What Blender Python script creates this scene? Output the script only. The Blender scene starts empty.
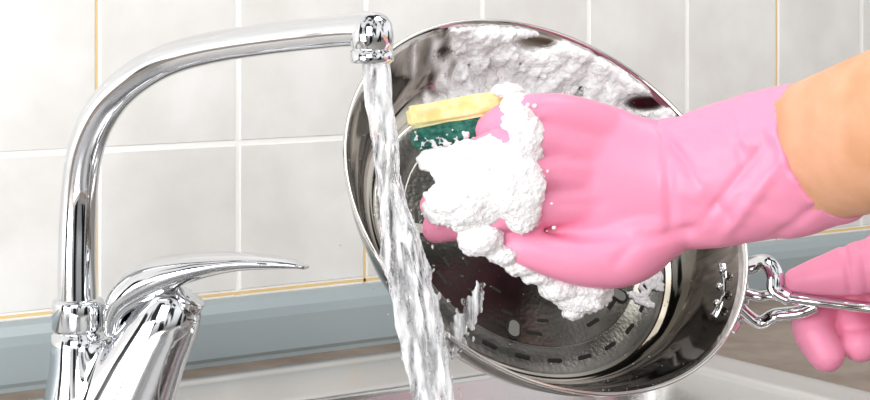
import bpy, bmesh, math, random
from mathutils import Vector, Matrix, noise
random.seed(7)
scene=bpy.context.scene
scene.view_settings.view_transform='Standard'
H=1.26; F=1750.0
ANG=math.atan(0.6692); C=math.cos(ANG); S=math.sin(ANG)
YW=1.8895*C; X0=1.8895*S
def P(x,y,d):
    X=(x-435)*d/F
    return Vector((X*C+d*S,-X*S+d*C,H-y*d/F))
def V(dx,dz,dy):  # camera-aligned direction (right, up, away) -> world
    return Vector((dx*C+dy*S,-dx*S+dy*C,dz))
def W(t,w,z): return Vector((X0+t,YW-w,H+z))
# ------------------------------------------------ materials
def mat(name,col=(.8,.8,.8),rough=.5,metal=0,trans=0,sss=0,sssr=(1,.4,.3),ior=1.45,spec=None,coat=0):
    m=bpy.data.materials.new(name); m.use_nodes=True
    b=m.node_tree.nodes['Principled BSDF']
    b.inputs['Base Color'].default_value=(*col,1); b.inputs['Roughness'].default_value=rough
    b.inputs['Metallic'].default_value=metal; b.inputs['Transmission Weight'].default_value=trans
    b.inputs['IOR'].default_value=ior
    if sss:
        b.inputs['Subsurface Weight'].default_value=sss; b.inputs['Subsurface Radius'].default_value=sssr
        b.inputs['Subsurface Scale'].default_value=.006
    if coat: b.inputs['Coat Weight'].default_value=coat; b.inputs['Coat Roughness'].default_value=.1
    return m
def N(m,t,**k):
    n=m.node_tree.nodes.new(t)
    for a,b in k.items(): setattr(n,a,b)
    return n
def noise_col(m,scale,c1,c2,detail=4,lo=.35,hi=.65,stretch=(1,1,1)):
    nt=m.node_tree; b=nt.nodes['Principled BSDF']
    tc=N(m,'ShaderNodeTexCoord'); mp=N(m,'ShaderNodeMapping'); mp.inputs['Scale'].default_value=stretch
    no=N(m,'ShaderNodeTexNoise'); no.inputs['Scale'].default_value=scale; no.inputs['Detail'].default_value=detail
    r=N(m,'ShaderNodeValToRGB'); r.color_ramp.elements[0].position=lo; r.color_ramp.elements[1].position=hi
    r.color_ramp.elements[0].color=(*c1,1); r.color_ramp.elements[1].color=(*c2,1)
    nt.links.new(tc.outputs['Object'],mp.inputs['Vector']); nt.links.new(mp.outputs[0],no.inputs['Vector'])
    nt.links.new(no.outputs['Fac'],r.inputs['Fac']); nt.links.new(r.outputs[0],b.inputs['Base Color'])
    return no
def bump(m,kind,scale,strength,dist=.001,stretch=(1,1,1)):
    nt=m.node_tree; b=nt.nodes['Principled BSDF']
    tc=N(m,'ShaderNodeTexCoord'); mp=N(m,'ShaderNodeMapping'); mp.inputs['Scale'].default_value=stretch
    t=N(m,'ShaderNodeTex'+kind); t.inputs['Scale'].default_value=scale
    bp=N(m,'ShaderNodeBump'); bp.inputs['Strength'].default_value=strength; bp.inputs['Distance'].default_value=dist
    nt.links.new(tc.outputs['Object'],mp.inputs['Vector']); nt.links.new(mp.outputs[0],t.inputs['Vector'])
    nt.links.new(t.outputs[0],bp.inputs['Height']); nt.links.new(bp.outputs[0],b.inputs['Normal'])
M_tile=mat('tile_glaze',rough=.3); noise_col(M_tile,13,(.775,.755,.725),(.89,.88,.86),9,.32,.66)
M_grout=mat('grout',(1,.99,.97),.8)
M_gold=mat('stained_grout',(.84,.61,.30),.7)
M_up=mat('upstand_laminate',(.36,.42,.44),.35)
M_top=mat('worktop_laminate',rough=.45); noise_col(M_top,25,(.22,.165,.125),(.32,.25,.20),6)
M_steel=mat('brushed_steel',(.72,.71,.70),.25,1); bump(M_steel,'Noise',60,.15,.0005,(1,12,1))
M_chrome=mat('chrome',(.71,.72,.74),.06,1)
M_pan=mat('polished_pan_steel',(.55,.52,.48),.07,1); noise_col(M_pan,6,(.09,.08,.065),(.56,.52,.46),2,.42,.58)  # dark blotches in the colour stand in for dark reflections
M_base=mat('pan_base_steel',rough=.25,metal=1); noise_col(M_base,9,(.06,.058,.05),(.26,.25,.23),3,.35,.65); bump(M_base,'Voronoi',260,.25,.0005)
M_slot=mat('pan_stamped_slot',(.03,.03,.027),.3,1)
M_rim=mat('pan_rim_steel',(.70,.68,.65),.08,1)
M_pad=mat('pan_pad_steel',(.20,.195,.18),.25,1)
M_glove=mat('pink_rubber',(.89,.31,.475),.42,sss=.25,sssr=(1,.35,.5)); bump(M_glove,'Noise',60,.2,.001)
M_skin=mat('skin',rough=.5,sss=.25,sssr=(1,.35,.2)); noise_col(M_skin,30,(.66,.335,.185),(.76,.42,.26))
M_foam=mat('soap_foam',(.90,.895,.905),.22,sss=.5,sssr=(1,.95,.95)); bump(M_foam,'Voronoi',420,.8,.0012)
M_sponge=mat('sponge_foam',rough=.9); noise_col(M_sponge,120,(.85,.70,.28),(.97,.90,.52))
M_scour=mat('scouring_pad',rough=.9); noise_col(M_scour,200,(.01,.09,.07),(.05,.22,.17)); bump(M_scour,'Noise',400,1,.002)
M_cab=mat('cabinet_front',(.75,.73,.70),.5)
M_floor=mat('floor_tile',rough=.4); noise_col(M_floor,6,(.35,.32,.29),(.45,.42,.38))
M_ceil=mat('paint',(.85,.85,.84),.8)
M_water=mat('water',(.97,.98,1),.04,0,trans=.95,ior=1.33)
nt=M_water.node_tree; b=nt.nodes['Principled BSDF']
tc=N(M_water,'ShaderNodeTexCoord'); mp=N(M_water,'ShaderNodeMapping'); mp.inputs['Scale'].default_value=(190,190,32)
no=N(M_water,'ShaderNodeTexNoise'); no.inputs['Scale'].default_value=1.0; no.inputs['Detail'].default_value=5
r=N(M_water,'ShaderNodeMapRange'); r.inputs[1].default_value=.42; r.inputs[2].default_value=.64; r.inputs[3].default_value=.96; r.inputs[4].default_value=.15
nt.links.new(tc.outputs['Object'],mp.inputs[0]); nt.links.new(mp.outputs[0],no.inputs['Vector']); nt.links.new(no.outputs['Fac'],r.inputs[0]); nt.links.new(r.outputs[0],b.inputs['Transmission Weight'])
M_drop=mat('water_drop',(.97,.98,1),.02,0,trans=1,ior=1.33)
# soap film: white where bubbles are dense, clear elsewhere
M_film=bpy.data.materials.new('soap_film'); M_film.use_nodes=True
nt=M_film.node_tree; b=nt.nodes['Principled BSDF']; b.inputs['Base Color'].default_value=(.99,.985,.98,1); b.inputs['Roughness'].default_value=.4
tc=N(M_film,'ShaderNodeTexCoord'); n1=N(M_film,'ShaderNodeTexNoise'); n1.inputs['Scale'].default_value=30; n1.inputs['Detail'].default_value=7; n1.inputs['Roughness'].default_value=.75
v1=N(M_film,'ShaderNodeTexVoronoi'); v1.inputs['Scale'].default_value=420
r1=N(M_film,'ShaderNodeMapRange'); r1.inputs[1].default_value=.42; r1.inputs[2].default_value=.58
ma=N(M_film,'ShaderNodeMath',operation='MULTIPLY_ADD'); ma.inputs[1].default_value=.22
vc=N(M_film,'ShaderNodeVertexColor'); vc.layer_name='mask'
ad=N(M_film,'ShaderNodeMath',operation='MULTIPLY')
nt.links.new(tc.outputs['Object'],n1.inputs['Vector']); nt.links.new(tc.outputs['Object'],v1.inputs['Vector'])
nt.links.new(v1.outputs['Distance'],ma.inputs[0]); nt.links.new(n1.outputs['Fac'],ma.inputs[2]); nt.links.new(ma.outputs[0],r1.inputs[0])
nt.links.new(r1.outputs[0],ad.inputs[0]); nt.links.new(vc.outputs['Color'],ad.inputs[1]); nt.links.new(ad.outputs[0],b.inputs['Alpha'])
# ------------------------------------------------ mesh helpers
def obj_from_bm(bm,name,mats,parent=None,smooth=True):
    me=bpy.data.meshes.new(name); bm.to_mesh(me); bm.free()
    o=bpy.data.objects.new(name,me); scene.collection.objects.link(o)
    for m in (mats if isinstance(mats,list) else [mats]): me.materials.append(m)
    if smooth:
        for p in me.polygons: p.use_smooth=True
    if parent: o.parent=parent
    return o
def empty(name,loc=(0,0,0)):
    e=bpy.data.objects.new(name,None); scene.collection.objects.link(e); e.empty_display_size=.02
    return e
def box(bm,p0,p1,mi=0):
    vs=[bm.verts.new((x,y,z)) for x in (p0[0],p1[0]) for y in (p0[1],p1[1]) for z in (p0[2],p1[2])]
    for q in [(0,1,3,2),(4,6,7,5),(0,4,5,1),(2,3,7,6),(0,2,6,4),(1,5,7,3)]:
        f=bm.faces.new([vs[i] for i in q]); f.material_index=mi
    return vs
def wbox(bm,t0,t1,w0,w1,z0,z1,mi=0):
    a=W(t0,w1,z0); b_=W(t1,w0,z1); return box(bm,a,b_,mi)
def fixn(bm): bmesh.ops.recalc_face_normals(bm,faces=bm.faces)
def catmull(pts,n):
    out=[]
    L=len(pts)
    for i in range(L-1):
        p0=pts[max(i-1,0)];p1=pts[i];p2=pts[i+1];p3=pts[min(i+2,L-1)]
        for k in range(n):
            t=k/n
            out.append(tuple(.5*((2*b)+(-a+c)*t+(2*a-5*b+4*c-d)*t*t+(-a+3*b-3*c+d)*t**3) for a,b,c,d in zip(p0,p1,p2,p3)))
    out.append(tuple(pts[-1])); return out
CAMF=V(0,0,1)
def loft(bm,path,segs=20,n=4,cap=True,round0=True,round1=True,rn=4,mi=0,jit=None):
    """path: (x,y,d,r_plane,r_depth) reference units; elliptical sections"""
    q=catmull([p if len(p)==5 else (*p,p[3]) for p in path],n) if n>1 else [p if len(p)==5 else (*p,p[3]) for p in path]
    pos=[P(a[0],a[1],a[2]) for a in q]
    r1=[a[3]*a[2]/F for a in q]; r2=[a[4]*a[2]/F for a in q]
    T=[]
    for i in range(len(q)):
        t=(pos[min(i+1,len(q)-1)]-pos[max(i-1,0)]); T.append(t.normalized())
    rings=[]
    def add(p,t,a,b):
        dep=(CAMF-t*CAMF.dot(t))
        if dep.length<.2: dep=Vector((0,0,1))-t*t.z
        dep.normalize(); u=t.cross(dep).normalized()
        ring=[]
        for k in range(segs):
            th=2*math.pi*k/segs
            f=jit(p,k/segs) if jit else 1
            ring.append(bm.verts.new(p+(u*math.cos(th)*a+dep*math.sin(th)*b)*f))
        rings.append(ring)
    if round0:
        for j in range(rn,0,-1):
            s=math.sin(j/(rn+.5)*math.pi/2); c=math.cos(j/(rn+.5)*math.pi/2)
            add(pos[0]-T[0]*s*min(r1[0],r2[0]),T[0],r1[0]*c,r2[0]*c)
    for i in range(len(q)): add(pos[i],T[i],r1[i],r2[i])
    if round1:
        for j in range(1,rn+1):
            s=math.sin(j/(rn+.5)*math.pi/2); c=math.cos(j/(rn+.5)*math.pi/2)
            add(pos[-1]+T[-1]*s*min(r1[-1],r2[-1]),T[-1],r1[-1]*c,r2[-1]*c)
    for a,b in zip(rings,rings[1:]):
        for k in range(segs):
            f=bm.faces.new((a[k],a[(k+1)%segs],b[(k+1)%segs],b[k])); f.material_index=mi
    if cap:
        bm.faces.new(rings[0]).material_index=mi; bm.faces.new(list(reversed(rings[-1]))).material_index=mi
    return rings
def lathe(bm,prof,center,axis,xdir,segs=64,mi=0,capends=False,miF=None):
    axis=axis.normalized(); x=(xdir-axis*xdir.dot(axis)).normalized(); y=axis.cross(x)
    rings=[]
    for (r_,z_) in prof:
        rings.append([bm.verts.new(center+axis*z_+(x*math.cos(2*math.pi*k/segs)+y*math.sin(2*math.pi*k/segs))*max(r_,1e-5)) for k in range(segs)])
    for i,(a,b) in enumerate(zip(rings,rings[1:])):
        for k in range(segs):
            f=bm.faces.new((a[k],a[(k+1)%segs],b[(k+1)%segs],b[k])); f.material_index=miF(i) if miF else mi
    if capends:
        bm.faces.new(rings[0]); bm.faces.new(rings[-1])
    return rings
def remeshed(bm,name,mats,voxel,smooth_it=6,fac=.5,parent=None,post=None):
    o=obj_from_bm(bm,name+'_tmp',mats)
    md=o.modifiers.new('r','REMESH'); md.mode='VOXEL'; md.voxel_size=voxel
    if smooth_it:
        s=o.modifiers.new('s','SMOOTH'); s.iterations=smooth_it; s.factor=fac
    dg=bpy.context.evaluated_depsgraph_get(); dg.update()
    me=bpy.data.meshes.new_from_object(o.evaluated_get(dg)); me.name=name
    bpy.data.objects.remove(o,do_unlink=True)
    o=bpy.data.objects.new(name,me); scene.collection.objects.link(o)
    if post:
        nr=[v.normal.copy() for v in me.vertices]
        for v,n_ in zip(me.vertices,nr): v.co=v.co+n_*post(v.co)
    me.materials.clear()
    for m in (mats if isinstance(mats,list) else [mats]): me.materials.append(m)
    for p in me.polygons: p.use_smooth=True; p.material_index=0
    if parent: o.parent=parent
    return o
# fast icosphere stamping
_t=bmesh.new(); bmesh.ops.create_icosphere(_t,subdivisions=1,radius=1); _t.verts.ensure_lookup_table()
ICV=[v.co.copy() for v in _t.verts]; ICF=[[v.index for v in f.verts] for f in _t.faces]; _t.free()
def ico(bm,p,r_,sub=1,sc=None):
    if sub>1:
        mt=Matrix.Translation(p)
        if sc is not None: mt=mt@sc
        bmesh.ops.create_icosphere(bm,subdivisions=sub,radius=r_,matrix=mt); return
    s3=sc.to_3x3() if sc is not None else None
    vs=[bm.verts.new(p+((s3@v) if s3 else v)*r_) for v in ICV]
    for f in ICF: bm.faces.new([vs[i] for i in f])
# ------------------------------------------------ room shell
ZT=-.36
bm=bmesh.new()
wbox(bm,-1.6,1.8,-.1,-.008,-H,1.2,0)
wbox(bm,-1.6,1.8,-.008,-.0012,ZT-.0,1.2,1)
g=.0052
ks=range(-8,15)
tl=[-.388+.15*k for k in ks]; zl=[-.2934+.15*k for k in range(-1,10)]
for t in tl[:-1]:
    for z in zl[:-1]:
        a=W(t+g/2,0,max(z+g/2,ZT+.001)); b_=W(t+.15-g/2,-.008,z+.15-g/2)
        x0,y0,z0=a.x,a.y,a.z; x1,y1,z1=b_.x,b_.y,b_.z
        e=.0008
        fr=[bm.verts.new(v) for v in ((x0+e,y0,z0+e),(x1-e,y0,z0+e),(x1-e,y0,z1-e),(x0+e,y0,z1-e))]
        md=[bm.verts.new(v) for v in ((x0,y0+e,z0),(x1,y0+e,z0),(x1,y0+e,z1),(x0,y0+e,z1))]
        bk=[bm.verts.new(v) for v in ((x0,y1,z0),(x1,y1,z0),(x1,y1,z1),(x0,y1,z1))]
        bm.faces.new(fr).material_index=2
        for A,B in ((fr,md),(md,bk)):
            for k in range(4): bm.faces.new((A[k],A[(k+1)%4],B[(k+1)%4],B[k])).material_index=2
for t in (-.388,-.388+.9):
    wbox(bm,t-.0026,t+.0002,-.002,-.0008,ZT,1.1,3)
wbox(bm,-.388+.3-.0018,-.388+.3+.0008,-.002,-.0008,ZT,-.2,3)
wbox(bm,-1.5,1.6,-.002,-.0008,-.2934-.0026,-.2934+.0006,3)
fixn(bm)
obj_from_bm(bm,'wall_back',[M_ceil,M_grout,M_tile,M_gold],smooth=False)
bm=bmesh.new(); wbox(bm,-1.6,1.8,-.1,3.4,-H-.05,-H); obj_from_bm(bm,'floor',M_floor,smooth=False)
# upstand trim
bm=bmesh.new()
prof=[(0,ZT),(.020,ZT),(.020,ZT+.004),(.022,ZT+.008),(.022,-.318),(.020,-.309),(.014,-.301),(.006,-.298),(0,-.298)]
ra=[bm.verts.new(W(-1.5,w,z)) for w,z in prof]; rb=[bm.verts.new(W(1.7,w,z)) for w,z in prof]
for k in range(len(prof)): bm.faces.new((ra[k],ra[(k+1)%len(prof)],rb[(k+1)%len(prof)],rb[k]))
bm.faces.new(ra); bm.faces.new(rb); fixn(bm)
obj_from_bm(bm,'trim_1',M_up,smooth=False)
# worktop with sink cut-out
st0,st1,sw0,sw1=-1.0,.16,.075,.56
bm=bmesh.new()
for a in ((-1.5,st0+.012,0,.64),(st1-.012,1.7,0,.64),(st0+.012,st1-.012,0,sw0+.012),(st0+.012,st1-.012,sw1-.012,.64)):
    wbox(bm,*a,ZT-.038,ZT)
fixn(bm); counter=empty('kitchen_counter')
obj_from_bm(bm,'worktop',M_top,counter,False)
bm=bmesh.new()
wbox(bm,-1.5,1.7,.585,.60,-H+.1,ZT-.038)
wbox(bm,-1.5,-1.48,0,.585,-H+.1,ZT-.038); wbox(bm,1.68,1.7,0,.585,-H+.1,ZT-.038)
wbox(bm,-1.5,1.7,.53,.545,-H,-H+.1)
for k in range(5): wbox(bm,-1.49+.64*k,-1.49+.64*k+.62,.60,.618,-H+.12,ZT-.05)
obj_from_bm(bm,'cabinet',M_cab,counter,False)
# ------------------------------------------------ sink
def rrect(t0,t1,w0,w1,r_,z,n=10):
    out=[]
    for (ct,cw,a0) in ((t1-r_,w1-r_,0),(t0+r_,w1-r_,90),(t0+r_,w0+r_,180),(t1-r_,w0+r_,270)):
        for k in range(n+1):
            a=math.radians(a0+90*k/n); out.append(W(ct+r_*math.cos(a),cw+r_*math.sin(a),z))
    return out
bm=bmesh.new()
bt0,bt1,bw0,bw1=-.40,.115,.20,.515
loops=[rrect(st0,st1,sw0,sw1,.03,ZT+.0005),rrect(st0+.002,st1-.002,sw0+.002,sw1-.002,.03,ZT+.005),rrect(st0+.008,st1-.008,sw0+.008,sw1-.008,.027,ZT+.0065),
 rrect(st0+.016,st1-.016,sw0+.016,sw1-.016,.024,ZT+.004),rrect(st0+.022,st1-.022,sw0+.022,sw1-.022,.02,ZT+.002)]
loops+=[rrect(bt0-.012,bt1+.012,bw0-.012,bw1+.012,.07,ZT+.002),rrect(bt0-.004,bt1+.004,bw0-.004,bw1+.004,.065,ZT+.0),rrect(bt0,bt1,bw0,bw1,.06,ZT-.006),
 rrect(bt0+.004,bt1-.004,bw0+.004,bw1-.004,.058,ZT-.12),rrect(bt0+.02,bt1-.02,bw0+.02,bw1-.02,.05,ZT-.15),rrect(bt0+.08,bt1-.08,bw0+.08,bw1-.08,.03,ZT-.155),rrect(bt0+.15,bt1-.15,bw0+.12,bw1-.12,.02,ZT-.157)]
R_=[[bm.verts.new(v) for v in l] for l in loops]
for a,b_ in zip(R_,R_[1:]):
    n_=len(a)
    for k in range(n_): bm.faces.new((a[k],a[(k+1)%n_],b_[(k+1)%n_],b_[k]))
bm.faces.new(R_[-1]); fixn(bm)
obj_from_bm(bm,'kitchen_sink',M_steel)
# ------------------------------------------------ faucet
fa=empty('kitchen_faucet')
bm=bmesh.new()
sp=[(77,335,1.50,19.5),(77,300,1.50,19.5),(77,260,1.50,19),(78,220,1.50,18.5),(80,185,1.497,18),(85,152,1.49,18),(96,122,1.48,18),(114,96,1.468,17.5),(139,75,1.452,17),(170,59,1.435,16.5),(210,48,1.412,16.2),(260,40,1.383,16),(310,34,1.354,16),(345,30.5,1.334,16.5),(366,29,1.322,18)]
loft(bm,sp,segs=36,n=8,rn=6)
obj_from_bm(bm,'spout',M_chrome,fa)
up=Vector((0,0,1)); xr=V(1,0,0)
k_=1.32/F
bm=bmesh.new()
c=P(372,30,1.32)
lathe(bm,[(0,18*k_),(8*k_,17.5*k_),(15*k_,14*k_),(20*k_,7*k_),(21.5*k_,-4*k_),(21.5*k_,-17*k_),(20*k_,-18.5*k_),(20*k_,-20*k_),(22*k_,-21*k_),(22*k_,-31*k_),(20.5*k_,-33*k_),(16*k_,-33*k_),(15*k_,-30*k_),(0,-30*k_)],c,up,xr,48)
fixn(bm); obj_from_bm(bm,'aerator',M_chrome,fa)
k_=1.5/F
bm=bmesh.new(); c=P(78,300,1.5)
lathe(bm,[(18*k_,2*k_),(24*k_,1*k_),(25.5*k_,-1*k_),(26*k_,-4*k_),(26*k_,-27*k_),(25*k_,-29*k_),(23.5*k_,-30*k_),(23.5*k_,-32*k_),(26*k_,-34*k_),(27*k_,-45*k_),(29*k_,-70*k_),(34*k_,-100*k_),(38*k_,-114*k_),(38*k_,-119*k_),(20*k_,-120*k_)],c,up,xr,56)
fixn(bm); obj_from_bm(bm,'column',M_chrome,fa)
bm=bmesh.new()
loft(bm,[(84,338,1.5,26),(88,370,1.5,30),(94,405,1.5,37),(98,418,1.5,45)],segs=40,n=5,round0=False,round1=False)
loft(bm,[(116,420,1.495,48,42),(126,400,1.493,47,40),(140,370,1.49,43,37),(154,342,1.487,38,34),(165,322,1.485,35,32),(170,312,1.485,33,30)],segs=40,n=5,round0=False,rn=3)
remeshed(bm,'mixer_body',M_chrome,.002,40,.5,fa)
ax=(P(188,296,1.482)-P(150,360,1.488)).normalized()
c=P(186,300,1.482)
bm=bmesh.new()
lathe(bm,[(0,6*k_),(17*k_,6*k_),(18.5*k_,4*k_),(18.5*k_,-3*k_),(17.5*k_,-5*k_),(17.5*k_,-7*k_),(22*k_,-9*k_),(23*k_,-12*k_),(23*k_,-22*k_),(21*k_,-24*k_),(21*k_,-26*k_),(25*k_,-29*k_),(27*k_,-40*k_)],c,ax,xr,40); fixn(bm)
obj_from_bm(bm,'cartridge_collar',M_chrome,fa)
bm=bmesh.new()
cb=P(98,419,1.5)
lathe(bm,[(0,8*k_),(40*k_,8*k_),(52*k_,4*k_),(54*k_,0),(54*k_,-2*k_)],Vector((cb.x,cb.y,H+ZT+.004)),up,xr,48); fixn(bm)
obj_from_bm(bm,'base_flange',M_chrome,fa)
bm=bmesh.new()
lev=[(112,328,1.49,9,14),(115,313,1.488,12,20),(124,298,1.485,16,25),(141,285,1.482,19,28),(163,275,1.478,18,29),(188,268,1.472,14.5,27),(212,264,1.466,11.5,24),(240,261.5,1.458,9,21),(270,262,1.45,7,18),(292,264,1.444,4.8,14),(305,267,1.44,2.5,9)]
loft(bm,lev,segs=32,n=6,rn=4); fixn(bm)
obj_from_bm(bm,'lever_handle',M_chrome,fa)
# ------------------------------------------------ pan
pan=empty('frying_pan')
DC=1.45; KP=DC/F; R=220*KP
pc=P(551,195,DC)
a36=math.radians(31)
u=V(math.cos(a36),-math.sin(a36),0)
cs=.685; sn=math.sqrt(1-cs*cs)
v_=V(cs*math.sin(a36),cs*math.cos(a36),sn)
n_p=V(sn*math.sin(a36),sn*math.cos(a36),-cs)
def PP(r_,th,z): return pc+(u*math.cos(th)+v_*math.sin(th))*r_+n_p*z
BZ=-.060
def bb(r0): return [(r0,BZ),(r0+.0005,BZ+.0007),(r0+.0022,BZ+.0007),(r0+.0027,BZ)]
inner=[(0,BZ)]+bb(.010)+bb(.020)+bb(.032)+[(.58*R,BZ),(.585*R,BZ-.0007),(.60*R,BZ-.0007),(.605*R,BZ)]
inner+=[(.71*R,BZ),(.725*R,BZ+.0005),(.73*R,BZ+.0003)]
ib=len(inner)
inner+=[(.77*R,-.058),(.81*R,-.053),(.85*R,-.045),(.885*R,-.034),(.92*R,-.023),(.955*R,-.012),(.975*R,-.004),(.985*R,0)]
lip=[(.992*R,.0025),(1.0*R,.0035),(1.008*R,.0025),(1.006*R,.000)]
outer=[(.985*R,-.004),(.965*R,-.014),(.93*R,-.027),(.90*R,-.036),(.86*R,-.048),(.82*R,-.056),(.78*R,-.062),(.73*R,-.064),(.72*R,-.066),(0,-.066)]
prof=inner+lip+outer
il=len(inner)
bm=bmesh.new()
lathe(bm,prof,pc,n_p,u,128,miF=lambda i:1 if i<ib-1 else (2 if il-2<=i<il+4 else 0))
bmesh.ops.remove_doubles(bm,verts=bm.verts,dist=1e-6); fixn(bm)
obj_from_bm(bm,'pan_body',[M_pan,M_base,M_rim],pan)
bm=bmesh.new()
def slot(rr,th,ln,wd,rad=False,zz=BZ+.0004):
    n_=14; top=[];bot=[]
    for i in range(n_):
        a=2*math.pi*i/n_
        dx=(ln if math.cos(a)>0 else -ln)+math.cos(a)*wd; dy=math.sin(a)*wd
        if rad: dx,dy=dy,dx
        ph=th+dx/rr; r2=rr+dy
        top.append(bm.verts.new(PP(r2,ph,zz))); bot.append(bm.verts.new(PP(r2,ph,BZ-.0005)))
    bm.faces.new(top)
    for i in range(n_): bm.faces.new((top[i],top[(i+1)%n_],bot[(i+1)%n_],bot[i]))
for k in range(26): slot(.66*R,2*math.pi*k/26,.0050,.0017)
for k in range(20):
    if k%5!=2: slot(.53*R,2*math.pi*(k+.5)/20,.0055,.0017)
for k in range(16): slot(.46*R,2*math.pi*(k+.5)/16,.0038,.0014)
for k in range(12): slot(.37*R,2*math.pi*k/12,.0038,.0014)
fixn(bm); obj_from_bm(bm,'stamped_slots',M_slot,pan,False)
bm=bmesh.new()
for k in range(5): slot(.53*R,2*math.pi*(k*4+3.9)/20,.0035,.0065,True,BZ+.0007)
fixn(bm); obj_from_bm(bm,'embossed_pads',M_slot,pan,False)
bm=bmesh.new()
for k in range(5): slot(.53*R,2*math.pi*(k*4+3.9)/20,.0028,.0048,True,BZ+.0011)
fixn(bm); obj_from_bm(bm,'embossed_pad_centres',M_pad,pan,False)
# handle
def wl(bm,pts,rad,n=6,segs=16,flat=1.0):
    q=catmull([tuple(p) for p in pts],n); q=[Vector(a) for a in q]
    rings=[]
    for i,p in enumerate(q):
        t=(q[min(i+1,len(q)-1)]-q[max(i-1,0)]).normalized()
        a=n_p-t*n_p.dot(t); a.normalize(); b2=t.cross(a)
        rings.append([bm.verts.new(p+a*math.cos(2*math.pi*k/segs)*rad*flat+b2*math.sin(2*math.pi*k/segs)*rad) for k in range(segs)])
    for a,b2 in zip(rings,rings[1:]):
        for k in range(segs): bm.faces.new((a[k],a[(k+1)%segs],b2[(k+1)%segs],b2[k]))
    bm.faces.new(rings[0]); bm.faces.new(rings[-1])
bm=bmesh.new()
hd=math.radians(8)
def HP(out,side,z):
    rad=u*math.cos(hd)+v_*math.sin(hd); tan=-u*math.sin(hd)+v_*math.cos(hd)
    return pc+rad*(R+out)+tan*side+n_p*z
hx=[P(772,295,1.472),P(800,299,1.462),P(840,304,1.455),P(880,309,1.448),P(960,320,1.43),P(1030,328,1.415)]
wl(bm,[HP(-.002,.004,-.014),P(758,296,1.478)]+hx,.0052,flat=.75)
fixn(bm); obj_from_bm(bm,'handle_bar',M_chrome,pan)
bm=bmesh.new()
wl(bm,[HP(-.006,-.032,-.020),HP(-.001,-.016,-.018),HP(.001,0,-.017),HP(-.001,.016,-.018),HP(-.006,.032,-.020)],.013,flat=.35)
for s_ in (-.018,0,.018): ico(bm,HP(-.016,s_,-.014),.0035,2)
wl(bm,[HP(-.001,.022,-.006),P(766,262,1.478),P(775,276,1.470),P(776,290,1.468),P(790,298,1.464)],.0085,flat=.6)
wl(bm,[HP(-.001,-.012,-.012),P(758,322,1.476),P(776,315,1.470),P(800,312,1.465),P(816,305,1.460)],.0062,flat=.7)
fixn(bm); obj_from_bm(bm,'handle_bracket',M_chrome,pan)
# ------------------------------------------------ right glove
def to_px(co):
    x=co.x*C-co.y*S; d=co.x*S+co.y*C
    return 435+x*F/d,(H-co.z)*F/d,d
def seg_d(px,py,a,b):
    ax_,ay=a;bx,by=b; L=(bx-ax_)**2+(by-ay)**2; t=max(0,min(1,((px-ax_)*(bx-ax_)+(py-ay)*(by-ay))/L))
    return math.hypot(px-ax_-t*(bx-ax_),py-ay-t*(by-ay)),t
creases=[((655,118),(700,190),5,-.0032),((700,190),(735,225),6,-.0025),((690,112),(760,150),6,.002),((720,240),(790,150),7,.003),((668,150),(672,235),6,-.0026),((700,225),(768,140),5,-.0022),
 ((640,240),(700,228),6,-.003),((735,105),(742,170),5,-.0016),((770,240),(830,200),6,-.002),((560,135),(600,150),6,-.0008),((545,172),(600,178),6,-.0010),((550,205),(610,205),6,-.0012),((565,235),(640,235),7,-.003),((760,110),(800,190),6,.0015),((610,270),(650,225),7,-.0016),((785,110),(770,175),4,-.0015)]
def glove_post(co):
    x,y,d=to_px(co); s=0
    for a,b,w,h in creases:
        dd,t=seg_d(x,y,a,b); s+=h*math.exp(-(dd/w)**2)*min(1,4*min(t+.05,1.05-t))
    q=Vector((x*.014+y*.008,y*.03-x*.012,d*20))
    amp=.0026 if x>660 else .0008
    s+=amp*noise.noise(q)+ (.0010*noise.noise(q*2.3) if x>660 else 0)
    return s
bm=bmesh.new()
loft(bm,[(828,150,1.300,76,60),(818,153,1.308,75,59),(794,159,1.322,75.5,58),(755,168,1.334,75,56),(715,177,1.343,71,50),(680,183,1.35,67,43),(650,185,1.352,67,38),(615,184,1.352,75,34),(585,177,1.352,75,31),(558,172,1.352,69,27)],segs=40,round0=False,rn=5)
loft(bm,[(600,127,1.35,24),(562,114,1.337,21),(530,112,1.333,18),(502,120,1.345,16),(482,136,1.362,13.5)],segs=20)
loft(bm,[(600,150,1.35,25),(552,139,1.336,23),(510,142,1.322,18),(470,157,1.338,16),(445,170,1.362,14)],segs=20)
loft(bm,[(600,175,1.35,25),(548,172,1.335,23.5),(500,180,1.320,18),(460,192,1.335,16),(433,205,1.36,14)],segs=20)
loft(bm,[(600,200,1.35,25),(548,204,1.336,23),(505,212,1.325,18),(468,222,1.34,16),(436,229,1.352,15)],segs=20)
loft(bm,[(672,215,1.352,34),(630,247,1.345,37),(595,258,1.338,30),(560,258,1.332,23),(525,247,1.333,19),(494,234,1.345,16)],segs=24)
gl=remeshed(bm,'rubber_glove',M_glove,.0022,10,.5,post=glove_post)
# forearm
bm=bmesh.new()
loft(bm,[(740,170,1.34,50,40),(790,159,1.326,66,50),(826,149,1.30,73,56),(856,140,1.27,77,60),(900,127,1.23,83,64),(980,105,1.18,90,74),(1080,80,1.12,90,74),(1180,60,1.06,82,70)],segs=40,n=5)
fixn(bm); obj_from_bm(bm,'human_forearm',M_skin)
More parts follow.
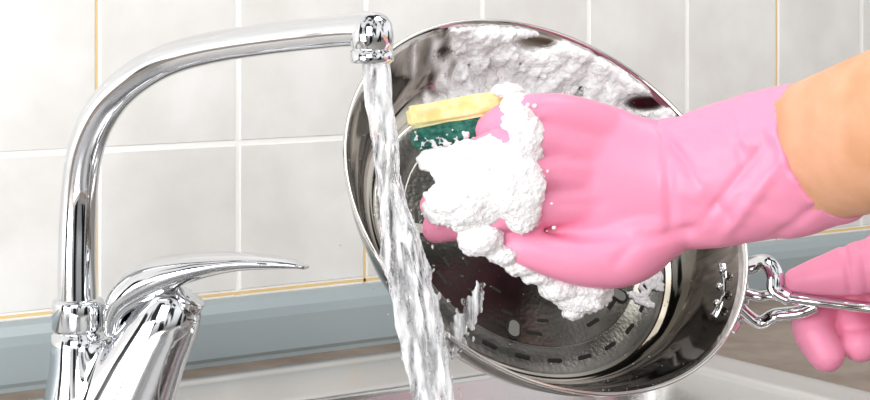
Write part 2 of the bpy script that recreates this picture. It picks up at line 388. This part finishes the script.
# ------------------------------------------------ left glove holding handle
bm=bmesh.new()
loft(bm,[(1080,296,1.44,64,52),(1000,292,1.455,60,44),(950,282,1.475,56,34),(905,273,1.492,48,24),(875,272,1.497,38,20)],segs=32,rn=5)
loft(bm,[(940,254,1.462,33),(900,260,1.460,31),(862,267,1.460,27),(828,275,1.464,21),(797,281,1.470,13)],segs=20) # thumb along the bar
loft(bm,[(886,262,1.50,24),(846,276,1.510,23),(822,299,1.502,22),(813,328,1.482,21),(827,355,1.470,18)],segs=20) # index
loft(bm,[(902,272,1.502,23),(870,290,1.510,22),(852,316,1.498,21),(860,344,1.476,18)],segs=20)
loft(bm,[(918,288,1.50,21),(897,304,1.505,20),(890,332,1.490,19),(898,354,1.472,16)],segs=20)
loft(bm,[(945,300,1.495,19),(926,318,1.498,18),(922,340,1.483,16),(929,358,1.468,14)],segs=20)
def gp2(co):
    x,y,d=to_px(co); s=.0018*noise.noise(co*45)
    for a,b,w,h in (((845,248),(850,290),4,-.0022),((862,244),(868,292),4,-.0022),((806,318),(836,312),3,-.0016),((846,330),(874,328),3,-.0014)):
        dd,t=seg_d(x,y,a,b); s+=h*math.exp(-(dd/w)**2)
    return s
remeshed(bm,'rubber_glove.001',M_glove,.0020,3,.5,post=gp2)
# ------------------------------------------------ sponge
sg=empty('scouring_sponge')
def rbox(c,ax_,ay,az,hx,hy,hz,bev,name,m,parent):
    bm=bmesh.new(); bmesh.ops.create_cube(bm,size=2)
    for v in bm.verts: v.co=Vector((v.co.x*hx,v.co.y*hy,v.co.z*hz))
    bmesh.ops.bevel(bm,geom=list(bm.edges),offset=bev,segments=3,affect='EDGES')
    bmesh.ops.triangulate(bm,faces=bm.faces)
    bmesh.ops.subdivide_edges(bm,edges=[e for e in bm.edges if e.calc_length()>.006],cuts=5,use_grid_fill=True)
    for v in bm.verts:
        p=v.co.copy(); q=c+ax_*p.x+ay*p.y+az*p.z
        v.co=q+Vector((noise.noise(q*160),noise.noise(q*170+Vector((5,0,0))),noise.noise(q*150+Vector((0,9,0)))))*.0014
    fixn(bm); return obj_from_bm(bm,name,m,parent)
sx=V(.97,.17,.10).normalized(); sz=V(-.17,.98,.06); sz=(sz-sx*sz.dot(sx)).normalized(); sy=sz.cross(sx)
c0=P(460,109,1.378)
rbox(c0,sx,sy,sz,.041,.026,.0088,.003,'sponge_body',M_sponge,sg)
rbox(c0-sz*.0175,sx,sy,sz,.0405,.0258,.0088,.003,'scouring_layer',M_scour,sg)
# ------------------------------------------------ foam
def clump(bm,x,y,rx,ry,d,rd,n=None):
    k=d/F; c=P(x,y,d)
    A=V(1,0,0);B=V(0,1,0);D=V(0,0,1)
    sc=Matrix(((A.x*rx,D.x*rd,B.x*ry),(A.y*rx,D.y*rd,B.y*ry),(A.z*rx,D.z*rd,B.z*ry))).to_4x4()
    bmesh.ops.create_icosphere(bm,subdivisions=3,radius=k*.98,matrix=Matrix.Translation(c)@sc)
    n=n or int((rx+ry)*2.2)
    for i in range(n):
        q=Vector((random.gauss(0,1),random.gauss(0,1),random.gauss(0,1))).normalized()
        if q.y>.4: q.y=-q.y
        r_=random.choice((1.2,1.4,1.6,1.8,2.0,2.6))*k
        p=c+(A*q.x*rx+D*q.y*rd+B*q.z*ry)*k*random.uniform(.95,1.01)
        ico(bm,p,r_,1)
bm=bmesh.new()
for a in [(482,168,54,30,1.325,24),(522,140,24,34,1.322,20),(446,162,28,14,1.335,18),(514,185,32,38,1.314,18),(470,198,44,30,1.318,20),(447,212,25,16,1.325,18),(482,238,24,18,1.325,20),(522,210,20,26,1.316,16),
          (506,90,18,6,1.35,20),(518,108,20,14,1.335,16),(470,220,22,14,1.322,14),(505,152,38,18,1.32,18)]: clump(bm,*a)
for a in [(502,255,18,11,1.33,16),(522,266,20,10,1.338,16),(540,276,20,10,1.345,16),(560,286,24,14,1.35,18),(580,298,27,17,1.355,18),(603,295,10,12,1.36,12),(573,314,12,7,1.355,10),(590,288,22,10,1.35,14)]: clump(bm,*a)
for i in range(150):
    x=random.uniform(412,505); y=150-abs(random.gauss(0,8))
    ico(bm,P(x,y,1.346+random.uniform(-.002,.002)),random.uniform(1.2,2.4)*1.34/F,1)
for i in range(90):
    x=random.uniform(525,555); y=random.uniform(95,245)
    if x-525>abs(random.gauss(0,14)): continue
    ico(bm,P(x,y,1.303+.0005*abs(y-180)*.3),random.uniform(1,2.4)*1.34/F,1)
def fp(co):
    return .0007*noise.noise(co*200)+.0028*noise.noise(co*60)
foam=remeshed(bm,'soap_foam',M_foam,.0010,2,.5,post=fp)
def prof_at(s): # s 0 rim ->1 base edge
    seg=inner[ib-1:][::-1]
    f=s*(len(seg)-1); i=min(int(f),len(seg)-2); t=f-i
    return seg[i][0]*(1-t)+seg[i+1][0]*t, seg[i][1]*(1-t)+seg[i+1][1]*t
holes=[((537,42),(22,7)),((645,103),(24,9)),((598,118),(16,6)),((444,50),(9,5))]
A0,A1=36,150
def dens(th,s):
    thd=math.degrees(th)
    edge=min((thd-A0)/20,(A1-thd)/16,1)
    p=PP(*(lambda a:(a[0],th,a[1]))(prof_at(s))); x,y,d=to_px(p)
    q=noise.noise(Vector((th*4,s*1.8,3.1)))*.7+.5*noise.noise(Vector((th*13,s*6,1)))+.38-(1-edge)*.6
    low=(s-.02)*6-.2
    q=min(q,low)
    for h in holes:
        e=((x-h[0][0])/h[1][0])**2+((y-h[0][1])/h[1][1])**2
        q=min(q,(e-1)*.6)
    return q,p
bm=bmesh.new(); cnt=0; tries=0
while cnt<5200 and tries<90000:
    tries+=1
    th=math.radians(random.uniform(A0,A1)); s=random.uniform(.02,1.0)
    q,p=dens(th,s)
    if q<.10: continue
    nn=(pc-p); nn=(nn-n_p*nn.dot(n_p)).normalized()*.8+n_p*.6
    r_=random.choice((1.3,1.5,1.8,2,2.4,2.8,3.4))*KP
    ico(bm,p+nn*(r_*.1+random.uniform(.5,1)*.009*min(1,(q-.10)*2.2)),r_*(1.0+1.0*min(1,q)),1); cnt+=1
for i in range(520):
    a=random.uniform(0,6.28); rr2=math.sqrt(random.random())
    p=PP(.64*R+.020*rr2*math.cos(a),math.radians(12)+.22*rr2*math.sin(a),BZ)+n_p*.0025*(1-rr2)
    if noise.noise(p*60)>.16: continue
    r_=random.uniform(1.2,2.8)*KP; ico(bm,p,r_,1)
for i in range(420):
    th=random.uniform(0,6.28); s=random.uniform(.1,1)
    rr_,zz=prof_at(s)
    if random.random()<.5: rr_=R*.7*math.sqrt(random.random()); zz=BZ
    p=PP(rr_,th,zz); ico(bm,p+n_p*.0005,random.uniform(.6,1.3)*KP,1)
f2=remeshed(bm,'soap_foam.001',M_foam,.0011,3,.5,post=lambda co:.0006*noise.noise(co*180))
bm=bmesh.new(); cl=bm.loops.layers.color.new('mask'); NT,NS=150,30; g_=[]; val={}
for i in range(NT+1):
    row=[]
    for j in range(NS+1):
        th=math.radians(A0-14+(A1+10-A0+14)*i/NT); s=.03+.97*j/NS
        q,p=dens(th,s)
        nn=(pc-p); nn=(nn-n_p*nn.dot(n_p)).normalized()*.8+n_p*.6
        vv=bm.verts.new(p+nn*.0012); val[vv]=max(0,min(1,(q+.42)*2.4))*min(1,j/2,(NT-i)/5,i/5); row.append(vv)
    g_.append(row)
for i in range(NT):
    for j in range(NS):
        f=bm.faces.new((g_[i][j],g_[i+1][j],g_[i+1][j+1],g_[i][j+1]))
        for l in f.loops: a=val[l.vert]; l[cl]=(a,a,a,1)
obj_from_bm(bm,'soap_film',M_film,f2)
# ------------------------------------------------ water
wt=empty('water_stream')
def jt(ph,amp):
    def j(p,k):
        fade=min(1,max(.25,(P(0,60,1.32).z-p.z)/.10))
        return 1+fade*(amp*noise.noise(Vector((math.cos(k*6.283)*1.6+ph,math.sin(k*6.283)*1.6,p.z*16)))+amp*.7*noise.noise(Vector((math.cos(k*6.283)*3.5,math.sin(k*6.283)*3.5+ph,p.z*60))))
    return j
bm=bmesh.new()
D=1.315
loft(bm,[(376,60,1.32,14,13),(379,100,D,13.5,12),(384,140,D,13,10),(391,190,D,12.5,9),(400,240,D,15,10),(411,290,D,17,11),(421,340,D,17,12),(430,395,D,16,12),(437,450,D,16,12),(442,520,D,20,14)],segs=48,n=20,jit=jt(0,.65))
loft(bm,[(384,66,D-.002,5),(390,130,D-.006,4),(393,180,D-.007,5),(409,235,D-.008,8),(423,285,D-.01,8),(434,330,D-.01,9),(442,390,D-.008,8),(446,450,D-.005,8)],segs=24,n=20,jit=jt(4,.85))
loft(bm,[(370,66,D-.002,4),(374,130,D-.006,4),(384,180,D-.007,5),(391,235,D-.009,6),(398,285,D-.01,7),(409,330,D-.01,8),(421,390,D-.008,8),(436,450,D-.005,8)],segs=24,n=20,jit=jt(9,.85))
for i in range(90):
    y=random.uniform(215,400); x=389+(y-160)*.19+random.gauss(0,13)
    ico(bm,P(x,y,1.31),random.uniform(1.0,2.8)*KP,1,Matrix.Diagonal((1,1,random.uniform(1.2,3.5),1)))
remeshed(bm,'stream',M_water,.0011,2,.5,wt)
bm=bmesh.new()
for i in range(420):
    t=random.random(); x=481-34*t+random.gauss(0,2.5+5.5*t); y=288+66*t+random.gauss(0,4)
    ico(bm,P(x,y,1.33),random.uniform(.8,1.9)*KP,1,Matrix.Diagonal((1,1,random.uniform(1,2.6),1)))
remeshed(bm,'splash',M_water,.0009,1,.5,wt)
bm=bmesh.new()
for i in range(110):
    y=random.uniform(210,400); x=395+(y-200)*.2+random.gauss(0,19)
    ico(bm,P(x,y,1.31),random.uniform(.5,1.3)*KP,1)
obj_from_bm(bm,'splash_droplets',M_drop,wt)
# ------------------------------------------------ lights / world
def area(name,loc,target,size,sy_,e,col=(1,1,1)):
    l=bpy.data.lights.new(name,'AREA'); l.shape='RECTANGLE'; l.size=size; l.size_y=sy_; l.energy=e; l.color=col
    o=bpy.data.objects.new(name,l); scene.collection.objects.link(o); o.location=loc
    o.rotation_euler=(Vector(target)-Vector(loc)).to_track_quat('-Z','Y').to_euler()
tgt=P(450,200,1.45)
area('window_light',P(-200,-900,.2)+Vector((-.9,-.5,.5)),tgt,1.1,1.1,26,(1,.998,.99))
area('foam_fill_light',tgt+V(-1.35,-.12,-1.35),tgt,.9,.8,25,(1,1,1))  # low front-left fill, added to whiten the foam on the pan wall
area('ceiling_light',tgt+Vector((.3,-.4,1.3)),tgt,.7,.5,8,(1,.99,.97))
w=bpy.data.worlds.new('world'); scene.world=w; w.use_nodes=True
nt=w.node_tree; bg=nt.nodes['Background']
tc=nt.nodes.new('ShaderNodeTexCoord'); sx_=nt.nodes.new('ShaderNodeSeparateXYZ'); rp=nt.nodes.new('ShaderNodeValToRGB')
mr=nt.nodes.new('ShaderNodeMapRange'); mr.inputs[1].default_value=-1; mr.inputs[2].default_value=1
nt.links.new(tc.outputs['Generated'],sx_.inputs[0]); nt.links.new(sx_.outputs[2],mr.inputs[0]); nt.links.new(mr.outputs[0],rp.inputs[0])
e=rp.color_ramp.elements; e[0].position=0; e[0].color=(.12,.11,.10,1); e[1].position=1; e[1].color=(.85,.85,.87,1)
for pos,cc in ((.42,.28),(.5,.85),(.62,1.2),(.78,1.0)):
    q=e.new(pos); q.color=(cc,cc,cc,1)
mpw=nt.nodes.new('ShaderNodeMapping'); mpw.inputs['Scale'].default_value=(1,1,.45)
nz=nt.nodes.new('ShaderNodeTexNoise'); nz.inputs['Scale'].default_value=3.4; nz.inputs['Detail'].default_value=1
r2=nt.nodes.new('ShaderNodeValToRGB'); r2.color_ramp.elements[0].position=.47; r2.color_ramp.elements[0].color=(.035,.035,.035,1); r2.color_ramp.elements[1].position=.53; r2.color_ramp.elements[1].color=(1.12,1.12,1.12,1)
mx=nt.nodes.new('ShaderNodeMixRGB'); mx.blend_type='MULTIPLY'; mx.inputs[0].default_value=1
nt.links.new(tc.outputs['Generated'],mpw.inputs[0]); nt.links.new(mpw.outputs[0],nz.inputs['Vector']); nt.links.new(nz.outputs['Fac'],r2.inputs[0])
nt.links.new(rp.outputs[0],mx.inputs[1]); nt.links.new(r2.outputs[0],mx.inputs[2]); nt.links.new(mx.outputs[0],bg.inputs[0])
bg.inputs[1].default_value=1.0
# ------------------------------------------------ camera
cd=bpy.data.cameras.new('camera'); cam=bpy.data.objects.new('camera',cd); scene.collection.objects.link(cam)
cam.location=(0,0,H); cam.rotation_euler=(math.radians(90),0,-ANG)
cd.sensor_width=36; cd.lens=F/870*36; cd.shift_y=-200/870; cd.clip_start=.05
scene.camera=cam
